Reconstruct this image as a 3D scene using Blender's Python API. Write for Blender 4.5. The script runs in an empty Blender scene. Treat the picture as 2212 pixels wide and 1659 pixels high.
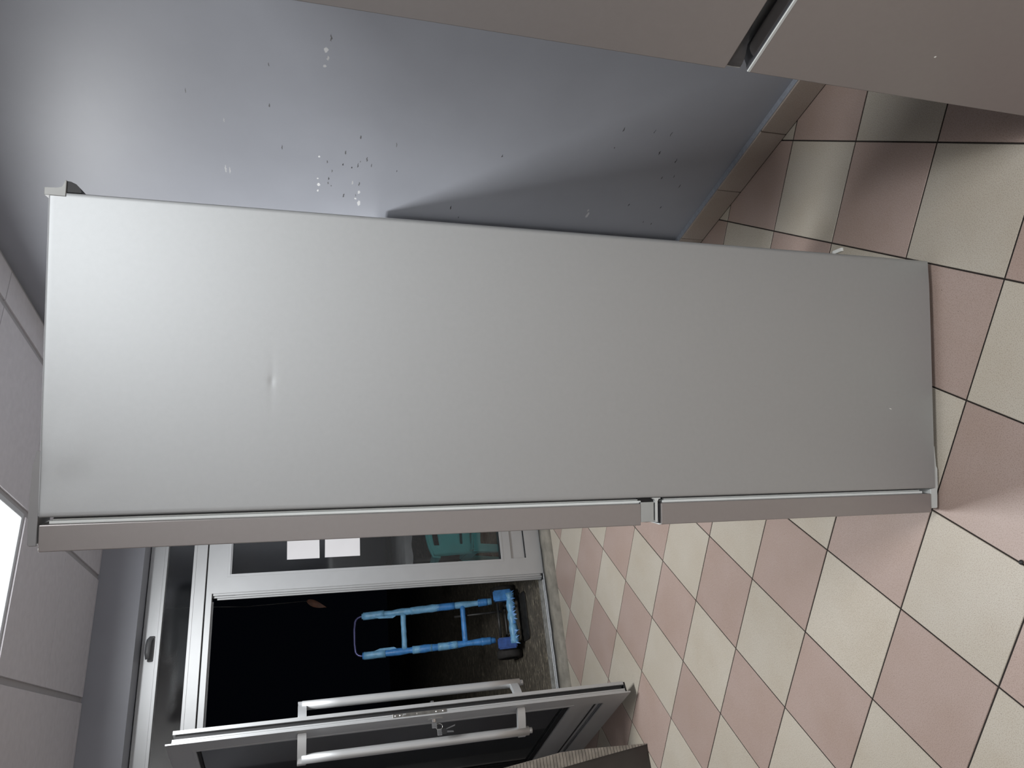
import bpy, bmesh, math, random
from mathutils import Vector, Matrix, noise
random.seed(7)
PI = math.pi
sc = bpy.context.scene
C = sc.collection

# ------------------------------------------------------------------ camera, world, exposure
cam_d = bpy.data.cameras.new('camera')
cam = bpy.data.objects.new('camera', cam_d)
C.objects.link(cam)
cam_d.sensor_fit = 'HORIZONTAL'
cam_d.sensor_width = 36.0
cam_d.lens = 36.0 * 1541.95 / 2212.0
cam_d.clip_start = 0.02
cx = Vector((-0.111887, -0.2573767, -0.95981172))
cy = -Vector((-0.89577237, 0.44426959, -0.01471054))
cz = -Vector((0.43020131, 0.8581269, -0.28025893))
cam.matrix_world = Matrix(((cx.x, cy.x, cz.x, -0.38051), (cx.y, cy.y, cz.y, -1.87029),
                           (cx.z, cy.z, cz.z, 1.56011), (0, 0, 0, 1)))
sc.camera = cam

w = bpy.data.worlds.new('night')
sc.world = w
w.use_nodes = True
w.node_tree.nodes['Background'].inputs[0].default_value = (0.010, 0.013, 0.022, 1)
w.node_tree.nodes['Background'].inputs[1].default_value = 0.08

sc.view_settings.view_transform = 'Standard'
sc.view_settings.look = 'None'
sc.view_settings.exposure = 0.0
sc.view_settings.gamma = 1.0
sc.view_settings.use_curve_mapping = False
LED_W = (52.0, 30.0, 64.0)         # watts of each ceiling panel, the entrance one first
LED_SPREAD = (172.0, 160.0, 165.0)   # beam of each panel's diffuser, degrees

# ------------------------------------------------------------------ dimensions of the room
XW = 1.340          # painted wall beside the refrigerators
YW = 2.44           # wall over the entrance
XL, YB = -3.4, -5.2
ZC = 2.595
ZS = 2.386          # soffit over the entrance
YF = 2.597          # room face of the aluminium door set
OX0, OX1 = -0.72, 1.340


# ------------------------------------------------------------------ materials
def new_mat(name):
    m = bpy.data.materials.new(name)
    m.use_nodes = True
    nt = m.node_tree
    return m, nt, nt.nodes['Principled BSDF']


def nd(nt, t, **kw):
    n = nt.nodes.new(t)
    for k, v in kw.items():
        setattr(n, k, v)
    return n


def mat(name, col, rough=0.5, metal=0.0, var=0.06, scale=20.0, bump=0.0, bscale=200.0, spec=0.5, coat=0.0, sheen=0.0, stretch=None):
    m, nt, b = new_mat(name)
    b.inputs['Roughness'].default_value = rough
    b.inputs['Metallic'].default_value = metal
    b.inputs['Specular IOR Level'].default_value = spec
    b.inputs['Coat Weight'].default_value = coat
    tc = nd(nt, 'ShaderNodeTexCoord')
    mp = nd(nt, 'ShaderNodeMapping')
    if stretch:
        mp.inputs['Scale'].default_value = stretch
    nt.links.new(tc.outputs['Object'], mp.inputs[0])
    nz = nd(nt, 'ShaderNodeTexNoise')
    nz.inputs['Scale'].default_value = scale
    nz.inputs['Detail'].default_value = 5
    nt.links.new(mp.outputs[0], nz.inputs['Vector'])
    rp = nd(nt, 'ShaderNodeValToRGB')
    e = rp.color_ramp.elements
    e[0].position, e[1].position = 0.3, 0.7
    e[0].color = tuple(c * (1 - var) for c in col) + (1,)
    e[1].color = tuple(min(1, c * (1 + var)) for c in col) + (1,)
    nt.links.new(nz.outputs['Fac'], rp.inputs[0])
    nt.links.new(rp.outputs[0], b.inputs['Base Color'])
    if bump:
        n2 = nd(nt, 'ShaderNodeTexNoise')
        n2.inputs['Scale'].default_value = bscale
        n2.inputs['Detail'].default_value = 4
        nt.links.new(mp.outputs[0], n2.inputs['Vector'])
        bp = nd(nt, 'ShaderNodeBump')
        bp.inputs['Strength'].default_value = bump
        bp.inputs['Distance'].default_value = 0.002
        nt.links.new(n2.outputs['Fac'], bp.inputs['Height'])
        nt.links.new(bp.outputs[0], b.inputs['Normal'])
    return m


def tile_mat(name, col, dark):
    """fine speckled stoneware with faint dirty patches"""
    m, nt, b = new_mat(name)
    b.inputs['Roughness'].default_value = 0.42
    b.inputs['Specular IOR Level'].default_value = 0.35
    g = nd(nt, 'ShaderNodeNewGeometry')
    n1 = nd(nt, 'ShaderNodeTexNoise'); n1.inputs['Scale'].default_value = 420; n1.inputs['Detail'].default_value = 3
    n2 = nd(nt, 'ShaderNodeTexNoise'); n2.inputs['Scale'].default_value = 5; n2.inputs['Detail'].default_value = 6
    n3 = nd(nt, 'ShaderNodeTexNoise'); n3.inputs['Scale'].default_value = 130; n3.inputs['Detail'].default_value = 2
    for n in (n1, n2, n3):
        nt.links.new(g.outputs['Position'], n.inputs['Vector'])
    r1 = nd(nt, 'ShaderNodeValToRGB')
    e = r1.color_ramp.elements
    e[0].position, e[1].position = 0.33, 0.52
    e[0].color, e[1].color = dark + (1,), col + (1,)
    nt.links.new(n1.outputs['Fac'], r1.inputs[0])
    mx = nd(nt, 'ShaderNodeMix', data_type='RGBA', blend_type='MULTIPLY')
    mx.inputs[0].default_value = 1
    r2 = nd(nt, 'ShaderNodeValToRGB')
    e = r2.color_ramp.elements
    e[0].position, e[1].position = 0.25, 0.62
    e[0].color, e[1].color = (0.92, 0.89, 0.85, 1), (1, 1, 1, 1)
    nt.links.new(n2.outputs['Fac'], r2.inputs[0])
    nt.links.new(r1.outputs[0], mx.inputs[6]); nt.links.new(r2.outputs[0], mx.inputs[7])
    # per-tile tone
    oi = nd(nt, 'ShaderNodeObjectInfo')
    mr = nd(nt, 'ShaderNodeMapRange')
    mr.inputs[3].default_value, mr.inputs[4].default_value = 0.93, 1.05
    nt.links.new(oi.outputs['Random'], mr.inputs[0])
    m3 = nd(nt, 'ShaderNodeVectorMath', operation='SCALE')
    nt.links.new(mx.outputs[2], m3.inputs[0]); nt.links.new(mr.outputs[0], m3.inputs['Scale'])
    # small dark specks of dirt
    r3 = nd(nt, 'ShaderNodeValToRGB')
    e = r3.color_ramp.elements
    e[0].position, e[1].position = 0.20, 0.25
    e[0].color, e[1].color = (0.3, 0.26, 0.22, 1), (1, 1, 1, 1)
    nt.links.new(n3.outputs['Fac'], r3.inputs[0])
    m4 = nd(nt, 'ShaderNodeMix', data_type='RGBA', blend_type='MULTIPLY'); m4.inputs[0].default_value = 1
    nt.links.new(m3.outputs[0], m4.inputs[6]); nt.links.new(r3.outputs[0], m4.inputs[7])
    nt.links.new(m4.outputs[2], b.inputs['Base Color'])
    bp = nd(nt, 'ShaderNodeBump'); bp.inputs['Strength'].default_value = 0.12; bp.inputs['Distance'].default_value = 0.001
    nt.links.new(n1.outputs['Fac'], bp.inputs['Height']); nt.links.new(bp.outputs[0], b.inputs['Normal'])
    return m


def wall_mat(name, col, chips=()):
    """painted plaster; chips = (y, z, ry, rz, shade) marks worn through the paint"""
    m, nt, b = new_mat(name)
    b.inputs['Roughness'].default_value = 0.42
    b.inputs['Specular IOR Level'].default_value = 0.35
    g = nd(nt, 'ShaderNodeNewGeometry')
    n1 = nd(nt, 'ShaderNodeTexNoise'); n1.inputs['Scale'].default_value = 3.5; n1.inputs['Detail'].default_value = 7
    n2 = nd(nt, 'ShaderNodeTexNoise'); n2.inputs['Scale'].default_value = 90; n2.inputs['Detail'].default_value = 6
    n3 = nd(nt, 'ShaderNodeTexNoise'); n3.inputs['Scale'].default_value = 110; n3.inputs['Detail'].default_value = 3
    for n in (n1, n2, n3):
        nt.links.new(g.outputs['Position'], n.inputs['Vector'])
    r1 = nd(nt, 'ShaderNodeValToRGB')
    e = r1.color_ramp.elements
    e[0].position, e[1].position = 0.32, 0.68
    e[0].color = tuple(c * 0.96 for c in col) + (1,)
    e[1].color = tuple(c * 1.04 for c in col) + (1,)
    nt.links.new(n1.outputs['Fac'], r1.inputs[0])
    cur = r1.outputs[0]
    if chips:
        ns = nd(nt, 'ShaderNodeVectorMath', operation='SCALE'); ns.inputs['Scale'].default_value = 0.009
        sb = nd(nt, 'ShaderNodeVectorMath', operation='SUBTRACT'); sb.inputs[1].default_value = (0.5, 0.5, 0.5)
        nt.links.new(n3.outputs['Color'], sb.inputs[0]); nt.links.new(sb.outputs[0], ns.inputs[0])
        ad = nd(nt, 'ShaderNodeVectorMath', operation='ADD')
        nt.links.new(g.outputs['Position'], ad.inputs[0]); nt.links.new(ns.outputs[0], ad.inputs[1])
        for (y, z, ry, rz, sh) in chips:
            d = nd(nt, 'ShaderNodeVectorMath', operation='SUBTRACT'); d.inputs[1].default_value = (XW, y, z)
            nt.links.new(ad.outputs[0], d.inputs[0])
            k = nd(nt, 'ShaderNodeVectorMath', operation='MULTIPLY'); k.inputs[1].default_value = (0, 1.35 / ry, 1.35 / rz)
            nt.links.new(d.outputs[0], k.inputs[0])
            ln = nd(nt, 'ShaderNodeVectorMath', operation='LENGTH'); nt.links.new(k.outputs[0], ln.inputs[0])
            lt = nd(nt, 'ShaderNodeMapRange'); lt.inputs[1].default_value = 0.8; lt.inputs[2].default_value = 1.1
            lt.inputs[3].default_value = 1; lt.inputs[4].default_value = 0
            nt.links.new(ln.outputs['Value'], lt.inputs[0])
            mx = nd(nt, 'ShaderNodeMix', data_type='RGBA')
            mx.inputs[7].default_value = (sh, sh, sh, 1)
            nt.links.new(lt.outputs[0], mx.inputs[0]); nt.links.new(cur, mx.inputs[6])
            cur = mx.outputs[2]
    nt.links.new(cur, b.inputs['Base Color'])
    bp = nd(nt, 'ShaderNodeBump'); bp.inputs['Strength'].default_value = 0.10; bp.inputs['Distance'].default_value = 0.001
    nt.links.new(n2.outputs['Fac'], bp.inputs['Height']); nt.links.new(bp.outputs[0], b.inputs['Normal'])
    return m


def glass_mat(name, tint):
    m = bpy.data.materials.new(name); m.use_nodes = True
    nt = m.node_tree
    nt.nodes.clear()
    out = nd(nt, 'ShaderNodeOutputMaterial')
    tr = nd(nt, 'ShaderNodeBsdfTransparent'); tr.inputs[0].default_value = tint + (1,)
    gl = nd(nt, 'ShaderNodeBsdfGlossy'); gl.inputs['Roughness'].default_value = 0.03
    nz = nd(nt, 'ShaderNodeTexNoise'); nz.inputs['Scale'].default_value = 9; nz.inputs['Detail'].default_value = 6
    mr = nd(nt, 'ShaderNodeMapRange'); mr.inputs[3].default_value = 0.02; mr.inputs[4].default_value = 0.10
    nt.links.new(nz.outputs['Fac'], mr.inputs[0]); nt.links.new(mr.outputs[0], gl.inputs['Roughness'])
    fr = nd(nt, 'ShaderNodeFresnel'); fr.inputs[0].default_value = 1.52
    mu = nd(nt, 'ShaderNodeMath', operation='MULTIPLY'); mu.inputs[1].default_value = 1.3
    nt.links.new(fr.outputs[0], mu.inputs[0])
    mx = nd(nt, 'ShaderNodeMixShader')
    nt.links.new(mu.outputs[0], mx.inputs[0]); nt.links.new(tr.outputs[0], mx.inputs[1]); nt.links.new(gl.outputs[0], mx.inputs[2])
    # thin film of dust
    df = nd(nt, 'ShaderNodeBsdfDiffuse'); df.inputs[0].default_value = (0.5, 0.52, 0.55, 1)
    m2 = nd(nt, 'ShaderNodeMixShader'); m2.inputs[0].default_value = 0.008
    nt.links.new(mx.outputs[0], m2.inputs[1]); nt.links.new(df.outputs[0], m2.inputs[2])
    nt.links.new(m2.outputs[0], out.inputs[0])
    return m


M = {}
M['tile_beige'] = tile_mat('tile_beige', (0.455, 0.415, 0.352), (0.325, 0.288, 0.235))
M['tile_pink'] = tile_mat('tile_pink', (0.378, 0.292, 0.256), (0.275, 0.202, 0.172))
M['grout'] = mat('grout', (0.014, 0.010, 0.008), 0.95, var=0.3, scale=60)
M['skirting'] = tile_mat('skirting_tile', (0.37, 0.315, 0.275), (0.29, 0.24, 0.205))
M['plaster_line'] = mat('plaster_line', (0.27, 0.29, 0.33), 0.8, var=0.12, scale=80)
CHIPS = [(-0.057, 1.522, .006, .005, .75), (0.075, 1.521, .010, .006, .7), (0.045, 1.525, .005, .004, .7), (0.105, 1.523, .007, .005, .7),
         (0.152, 1.382, .020, .007, .6), (0.095, 1.386, .012, .005, .6), (0.13, 1.395, .006, .005, .62), (0.05, 1.41, .012, .003, .45),
         (-0.466, 1.514, .012, .008, .6), (-0.412, 1.516, .006, .007, .55), (-0.44, 1.508, .010, .004, .5), (0.04, 1.812, .024, .0028, .5), (0.045, 1.80, .020, .003, .48),
         (-0.17, 1.80, .012, .002, .45), (0.11, 0.528, .020, .007, .6), (0.085, 0.535, .008, .005, .55)]
rc = random.Random(3)
for (y0, z0, n_, sy, sz) in ((0.02, 1.44, 10, .10, .06), (-0.10, 1.40, 6, .08, .05), (-0.05, 1.1, 5, .25, .2), (0.0, 0.30, 7, .14, .10), (-0.28, 0.5, 6, .12, .2), (-0.3, 1.7, 5, .3, .2)):
    for _ in range(n_):
        CHIPS.append((y0 + rc.uniform(-sy, sy), z0 + rc.uniform(-sz, sz), rc.uniform(.003, .016), rc.uniform(.0016, .003), rc.choice((.05, .07, .10, .13))))
WALLC = (0.315, 0.325, 0.358)
M['wall'] = wall_mat('grey_wall_paint', WALLC, CHIPS)
M['wall2'] = wall_mat('grey_wall_paint_plain', WALLC)
M['white_wall'] = wall_mat('white_wall_paint', (0.72, 0.71, 0.70))
M['ceiling_tile'] = mat('ceiling_tile', (0.66, 0.64, 0.665), 0.9, var=0.04, scale=30, bump=0.2, bscale=300)
M['tbar'] = mat('ceiling_bar', (0.42, 0.41, 0.42), 0.6, var=0.03)
M['ceiling_void'] = mat('ceiling_void', (0.05, 0.048, 0.05), 0.9)
M['led_frame'] = mat('led_frame', (0.62, 0.64, 0.66), 0.35, metal=0.0, var=0.02)
M['silver'] = mat('silver_steel_paint', (0.462, 0.477, 0.484), 0.58, metal=0.85, var=0.012, scale=90, bump=0.05, bscale=900)
M['silver_door'] = mat('silver_door_paint', (0.325, 0.305, 0.30), 0.36, metal=0.55, var=0.012, scale=90, bump=0.05, bscale=900)
M['grey_plastic'] = mat('grey_plastic', (0.36, 0.37, 0.36), 0.45, var=0.03)
M['hinge_grey'] = mat('hinge_cover_grey', (0.25, 0.25, 0.255), 0.45, var=0.03)
M['light_plastic'] = mat('light_grey_plastic', (0.55, 0.57, 0.56), 0.4, var=0.03)
M['dark_plastic'] = mat('dark_plastic', (0.055, 0.055, 0.06), 0.32, var=0.05)
M['black'] = mat('black_rubber', (0.012, 0.012, 0.013), 0.6, var=0.2)
M['gasket'] = mat('white_gasket', (0.72, 0.75, 0.74), 0.5, var=0.03)
M['white_enamel'] = mat('white_enamel', (0.75, 0.75, 0.74), 0.3, var=0.01)
M['alu'] = mat('satin_aluminium', (0.54, 0.55, 0.555), 0.45, metal=0.62, var=0.02, scale=12, bump=0.03, bscale=600)
M['alu_groove'] = mat('aluminium_groove', (0.42, 0.43, 0.435), 0.45, metal=0.6, var=0.04)
M['steel'] = mat('lock_steel', (0.30, 0.29, 0.27), 0.35, metal=0.9, var=0.15, scale=50)
M['chrome'] = mat('chrome', (0.85, 0.85, 0.84), 0.12, metal=1.0, var=0.02)
M['handle_grey'] = mat('handle_grey', (0.16, 0.165, 0.17), 0.4, var=0.05)
M['glass'] = glass_mat('door_glass', (0.965, 0.975, 0.975))
M['paper'] = mat('paper', (0.80, 0.79, 0.80), 0.8, var=0.015, scale=10)
M['teal'] = mat('teal_plastic', (0.12, 0.66, 0.68), 0.35, var=0.06, scale=15)
M['blue_tape'] = mat('blue_tape', (0.075, 0.28, 0.66), 0.38, var=0.22, scale=28, bump=0.6, bscale=60)
M['pale_blue_tape'] = mat('pale_blue_tape', (0.21, 0.47, 0.72), 0.4, var=0.2, scale=24, bump=0.6, bscale=60)
M['navy_tape'] = mat('navy_tape', (0.03, 0.09, 0.32), 0.35, var=0.3, scale=30, bump=0.5, bscale=60)
M['handle_steel'] = mat('blue_steel', (0.10, 0.10, 0.22), 0.3, metal=0.6, var=0.2)
M['truck_steel'] = mat('dark_steel', (0.06, 0.058, 0.055), 0.5, metal=0.5, var=0.3)
M['tyre'] = mat('tyre_rubber', (0.035, 0.032, 0.030), 0.85, var=0.3, scale=40, bump=0.5, bscale=80)
M['concrete'] = mat('worn_concrete', (0.20, 0.185, 0.155), 0.8, var=0.25, scale=14, bump=0.5, bscale=70, stretch=(1, 3, 1))
M['cement'] = mat('dirty_cement', (0.24, 0.235, 0.215), 0.85, var=0.35, scale=25, bump=0.6, bscale=60)
M['cloth'] = mat('grey_table_cover', (0.62, 0.63, 0.65), 0.3, var=0.12, scale=9)
M['brown_wood'] = mat('dark_brown_board', (0.030, 0.024, 0.021), 0.3, var=0.3, scale=6)
M['rib'] = mat('ribbed_edge', (0.22, 0.195, 0.165), 0.8, var=0.25, scale=30)
M['white_plastic'] = mat('white_plastic', (0.8, 0.8, 0.76), 0.4, var=0.03)
M['leaf'] = mat('dry_leaf', (0.07, 0.024, 0.010), 0.7, var=0.3, scale=30)
M['outer_wall'] = mat('outer_wall', (0.30, 0.29, 0.28), 0.9, var=0.1, scale=8)

# rough dark ground outside
m, nt, b = new_mat('outside_ground')
g = nd(nt, 'ShaderNodeNewGeometry')
mp = nd(nt, 'ShaderNodeMapping'); mp.inputs['Scale'].default_value = (7, 24, 10)
nt.links.new(g.outputs['Position'], mp.inputs[0])
n1 = nd(nt, 'ShaderNodeTexNoise'); n1.inputs['Scale'].default_value = 2.2; n1.inputs['Detail'].default_value = 9; n1.inputs['Roughness'].default_value = 0.7
n1.inputs['Distortion'].default_value = 1.2
nt.links.new(mp.outputs[0], n1.inputs['Vector'])
r1 = nd(nt, 'ShaderNodeValToRGB')
e = r1.color_ramp.elements
e[0].position, e[1].position = 0.35, 0.72
e[0].color, e[1].color = (0.055, 0.048, 0.038, 1), (0.75, 0.66, 0.48, 1)
q = r1.color_ramp.elements.new(0.56); q.color = (0.16, 0.138, 0.105, 1)
nt.links.new(n1.outputs['Fac'], r1.inputs[0]); nt.links.new(r1.outputs[0], b.inputs['Base Color'])
b.inputs['Roughness'].default_value = 0.75
bp = nd(nt, 'ShaderNodeBump'); bp.inputs['Strength'].default_value = 0.6; bp.inputs['Distance'].default_value = 0.01
nt.links.new(n1.outputs['Fac'], bp.inputs['Height']); nt.links.new(bp.outputs[0], b.inputs['Normal'])
M['ground'] = m


def emit(name, col, s):
    m = bpy.data.materials.new(name); m.use_nodes = True
    nt = m.node_tree; nt.nodes.clear()
    o = nd(nt, 'ShaderNodeOutputMaterial'); e = nd(nt, 'ShaderNodeEmission')
    e.inputs[0].default_value = col + (1,); e.inputs[1].default_value = s
    nt.links.new(e.outputs[0], o.inputs[0])
    return m


M['led'] = emit('led_diffuser', (0.965, 0.985, 1.0), 6.0)


# ------------------------------------------------------------------ builders
def tag(o, label=None, cat=None, group=None, kind=None):
    if label: o['label'] = label
    if cat: o['category'] = cat
    if group: o['group'] = group
    if kind: o['kind'] = kind
    return o


def empty(name, loc=(0, 0, 0), rz=0.0):
    o = bpy.data.objects.new(name, None)
    o.empty_display_size = 0.05
    C.objects.link(o)
    o.location = loc
    o.rotation_euler = (0, 0, rz)
    return o


def fin(name, bm, material, parent=None, smooth=False, loc=None, rz=0.0):
    bmesh.ops.recalc_face_normals(bm, faces=bm.faces)
    me = bpy.data.meshes.new(name)
    bm.to_mesh(me); bm.free()
    me.materials.append(M[material] if isinstance(material, str) else material)
    o = bpy.data.objects.new(name, me)
    C.objects.link(o)
    if parent: o.parent = parent
    if loc is not None: o.location = loc
    if rz: o.rotation_euler = (0, 0, rz)
    if smooth:
        for p in me.polygons: p.use_smooth = True
    return o


def add_box(bm, lo, hi, bev=0.0, seg=1):
    xs, ys, zs = zip(lo, hi)
    v = [bm.verts.new((x, y, z)) for x in xs for y in ys for z in zs]
    F = [(0, 1, 3, 2), (4, 6, 7, 5), (0, 4, 5, 1), (2, 3, 7, 6), (0, 2, 6, 4), (1, 5, 7, 3)]
    fs = [bm.faces.new([v[i] for i in f]) for f in F]
    if bev:
        es = list({e for f in fs for e in f.edges})
        bmesh.ops.bevel(bm, geom=es, offset=bev, segments=seg, affect='EDGES', profile=0.5)


def box(name, lo, hi, material, parent=None, bev=0.0, seg=1):
    bm = bmesh.new(); add_box(bm, lo, hi, bev, seg)
    return fin(name, bm, material, parent)


def boxes(name, lst, material, parent=None, bev=0.0):
    bm = bmesh.new()
    for lo, hi in lst: add_box(bm, lo, hi, bev)
    return fin(name, bm, material, parent)


def add_prism(bm, poly, axis, a, b_):
    """poly: 2-D points in the two other axes (cyclic order), extruded along axis from a to b"""
    def mk(p, t):
        if axis == 'x': return (t, p[0], p[1])
        if axis == 'y': return (p[0], t, p[1])
        return (p[0], p[1], t)
    A = [bm.verts.new(mk(p, a)) for p in poly]
    B = [bm.verts.new(mk(p, b_)) for p in poly]
    n = len(poly)
    bm.faces.new(A); bm.faces.new(B[::-1])
    for i in range(n):
        bm.faces.new([A[i], B[i], B[(i + 1) % n], A[(i + 1) % n]])


def prism(name, poly, axis, a, b_, material, parent=None, bev=0.0, smooth=False):
    bm = bmesh.new(); add_prism(bm, poly, axis, a, b_)
    if bev: bmesh.ops.bevel(bm, geom=list(bm.edges), offset=bev, segments=1, affect='EDGES')
    return fin(name, bm, material, parent, smooth)


def add_tube(bm, pts, rad, n=12, caps=True, lump=0.0):
    pts = [Vector(p) for p in pts]
    rings = []
    up = None
    for i, p in enumerate(pts):
        t = (pts[min(i + 1, len(pts) - 1)] - pts[max(i - 1, 0)]).normalized()
        if up is None:
            up = Vector((0, 0, 1)) if abs(t.z) < 0.9 else Vector((0, 1, 0))
        s = t.cross(up).normalized(); up = s.cross(t).normalized()
        r = rad[i] if isinstance(rad, (list, tuple)) else rad
        ring = []
        for k in range(n):
            a = 2 * PI * k / n
            d = s * math.cos(a) + up * math.sin(a)
            rr = r
            if lump: rr = r * (1 + lump * noise.noise(Vector((p.x * 31 + d.x, p.y * 31 + d.y, p.z * 23 + d.z))))
            ring.append(bm.verts.new(p + d * rr))
        rings.append(ring)
    for a, b_ in zip(rings, rings[1:]):
        for k in range(n):
            bm.faces.new([a[k], a[(k + 1) % n], b_[(k + 1) % n], b_[k]])
    if caps:
        bm.faces.new(rings[0][::-1]); bm.faces.new(rings[-1])


def tube(name, pts, rad, material, parent=None, n=12, lump=0.0):
    bm = bmesh.new(); add_tube(bm, pts, rad, n, True, lump)
    return fin(name, bm, material, parent, True)


def lerp(a, b_, k): return tuple(p + (q_ - p) * k for p, q_ in zip(a, b_))


def line(a, b_, n): return [lerp(a, b_, i / n) for i in range(n + 1)]


def sheet(name, prof, path_fn, ts, material, parent, thick=None):
    """loft: for t in ts, path_fn(t) -> list of 3-D points"""
    bm = bmesh.new()
    rows = [[bm.verts.new(p) for p in path_fn(t)] for t in ts]
    for a, b_ in zip(rows, rows[1:]):
        for k in range(len(a) - 1):
            bm.faces.new([a[k], a[k + 1], b_[k + 1], b_[k]])
    o = fin(name, bm, material, parent, True)
    if thick:
        md = o.modifiers.new('thickness', 'SOLIDIFY'); md.thickness = thick; md.offset = 0
    return o


# ------------------------------------------------------------------ FLOOR: tiles laid diagonally
S = 0.3
R2 = math.sqrt(2)


def g2w(a, b_): return (-(a + b_) / R2 * S, (a - b_) / R2 * S)


def clip(poly, axis, val, keep_less):
    out = []
    for i, p in enumerate(poly):
        q_ = poly[(i + 1) % len(poly)]
        ip = (p[axis] <= val) == keep_less
        iq = (q_[axis] <= val) == keep_less
        if ip: out.append(p)
        if ip != iq:
            k = (val - p[axis]) / (q_[axis] - p[axis])
            out.append((p[0] + (q_[0] - p[0]) * k, p[1] + (q_[1] - p[1]) * k))
    return out


YE = 2.505
floor = box('floor', (XL - .1, YB - .1, -0.06), (XW, YE, -0.0016), 'grout')
tag(floor, 'diagonal checkerboard of beige and dusty pink floor tiles with dark joints', 'floor', kind='structure')
shared = {}
rest = {'tile_beige': [], 'tile_pink': []}


def add_tile(bm, poly, z0=-0.012, z1=0.0, bev=0.0012):
    cxx = sum(p[0] for p in poly) / len(poly); cyy = sum(p[1] for p in poly) / len(poly)
    lo = [bm.verts.new((p[0], p[1], z0)) for p in poly]
    mi = [bm.verts.new((p[0], p[1], z1 - bev)) for p in poly]
    hi = []
    for p in poly:
        d = Vector((cxx - p[0], cyy - p[1])); l = d.length or 1
        d = d / l * min(bev * 1.4, l * 0.3)
        hi.append(bm.verts.new((p[0] + d.x, p[1] + d.y, z1)))
    n = len(poly)
    bm.faces.new(hi)
    for i in range(n):
        j = (i + 1) % n
        bm.faces.new([lo[i], lo[j], mi[j], mi[i]]); bm.faces.new([mi[i], mi[j], hi[j], hi[i]])


gap = 0.0066
cnt = 0
for i in range(-18, 28):
    for j in range(-18, 24):
        h = gap
        cs = [g2w(i + h, j + h), g2w(i + 1 - h, j + h), g2w(i + 1 - h, j + 1 - h), g2w(i + h, j + 1 - h)]
        poly = cs
        for ax, v_, less in ((0, XW - .024, True), (0, XL, False), (1, YE - .002, True), (1, YB, False)):
            if poly: poly = clip(poly, ax, v_, less)
        if len(poly) < 3: continue
        area = abs(sum(poly[k][0] * poly[(k + 1) % len(poly)][1] - poly[(k + 1) % len(poly)][0] * poly[k][1] for k in range(len(poly)))) / 2
        if area < 0.0004: continue
        mt = 'tile_beige' if (i + j) % 2 == 0 else 'tile_pink'
        ctr = g2w(i + .5, j + .5)
        if ctr[1] < -2.15 or ctr[0] < -1.95:
            rest[mt].append(poly); continue
        if len(poly) == 4 and abs(area - (S * (1 - 2 * gap)) ** 2) < 1e-5:
            if mt not in shared:
                bm = bmesh.new(); add_tile(bm, [(p[0] - ctr[0], p[1] - ctr[1]) for p in poly])
                t = fin('tile', bm, mt, floor); shared[mt] = t.data
            else:
                t = bpy.data.objects.new('tile', shared[mt]); C.objects.link(t); t.parent = floor
            t.location = (ctr[0], ctr[1], random.uniform(-.0004, 0.0002))
        else:
            bm = bmesh.new(); add_tile(bm, poly); t = fin('tile', bm, mt, floor)
        cnt += 1
for mt in rest:
    bm = bmesh.new()
    for p in rest[mt]: add_tile(bm, p)
    tag(fin('tile_field', bm, mt, floor), kind='stuff')

# ------------------------------------------------------------------ WALLS
wall_r = box('wall_right', (XW, YB - .1, -0.06), (XW + .12, YW + .34, ZC + .1), 'wall')
tag(wall_r, 'blue-grey painted wall with chipped paint and scuff marks', 'wall', kind='structure')
wf = empty('wall_front', (0, 0, 0))
tag(wf, 'dark grey painted wall over and beside the glazed entrance', 'wall', kind='structure')
box('lintel', (OX0, YW, ZS), (XW, YW + .34, ZC + .1), 'wall2', wf)
box('wall_pier', (XL - .1, YW, -0.06), (OX0, YW + .34, ZC + .1), 'wall2', wf)
tag(box('wall_left', (XL - .1, YB - .1, -0.06), (XL, YW, ZC + .1), 'white_wall'), 'plain white painted wall far left of the entrance, outside the picture', 'wall', kind='structure')
tag(box('wall_back', (XL, YB - .1, -0.06), (XW, YB, ZC + .1), 'white_wall'), 'plain white painted wall behind the viewer', 'wall', kind='structure')

# skirting
sk = box('baseboard_right', (XW - .018, YB, 0.0), (XW, YW, .097), 'grout')
tag(sk, 'low row of brownish skirting tiles along the grey wall', 'skirting', kind='structure')
y = -0.115 - 0.29 * 14
while y < YW - .02:
    y1 = min(y + 0.287, YW - .003)
    y0 = max(y, YB + .003)
    if y1 > y0 + .02:
        box('skirting_tile', (XW - .0255, y0, 0.002), (XW - .016, y1, .098), 'skirting', sk, .0012)
    y += 0.29
box('plaster_bead', (XW - .020, YB, .0975), (XW, YW, .1005), 'plaster_line', sk)

# ------------------------------------------------------------------ CEILING
ceil = box('ceiling', (XL - .1, YB - .1, ZC + .02), (XW + .12, YW + .3, ZC + .1), 'ceiling_void')
tag(ceil, 'suspended ceiling of square off-white panels in a metal grid', 'ceiling', kind='structure')
XLn = [-0.022 + 0.605 * k for k in range(-7, 4)]
YLn = [1.25 + 0.575 * k for k in range(-12, 4)]
LEDCELL = [(0, 0), (0, -5), (-2, -9)]
xs = [XL] + [x for x in XLn if XL + .02 < x < XW - .02] + [XW]
ys = [YB] + [y for y in YLn if YB + .02 < y < YW - .02] + [YW]
led_rects = []
for x0, x1 in zip(xs, xs[1:]):
    for y0, y1 in zip(ys, ys[1:]):
        kx = round((x0 + 0.022) / 0.605); ky = round((y1 - 1.25) / 0.575)
        full = (x1 - x0) > .59 and (y1 - y0) > .56
        if full and (kx, ky) in LEDCELL:
            led_rects.append((x0, x1, y0, y1)); continue
        box('ceiling_panel', (x0 + .014, y0 + .0025, ZC + random.uniform(0, .0015)), (x1 - .014, y1 - .0025, ZC + .019), 'ceiling_tile', ceil, .001)
for x in xs[1:-1]: box('main_bar', (x - .0139, YB, ZC + .009), (x + .0139, YW, ZC + .012), 'tbar', ceil)
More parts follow.
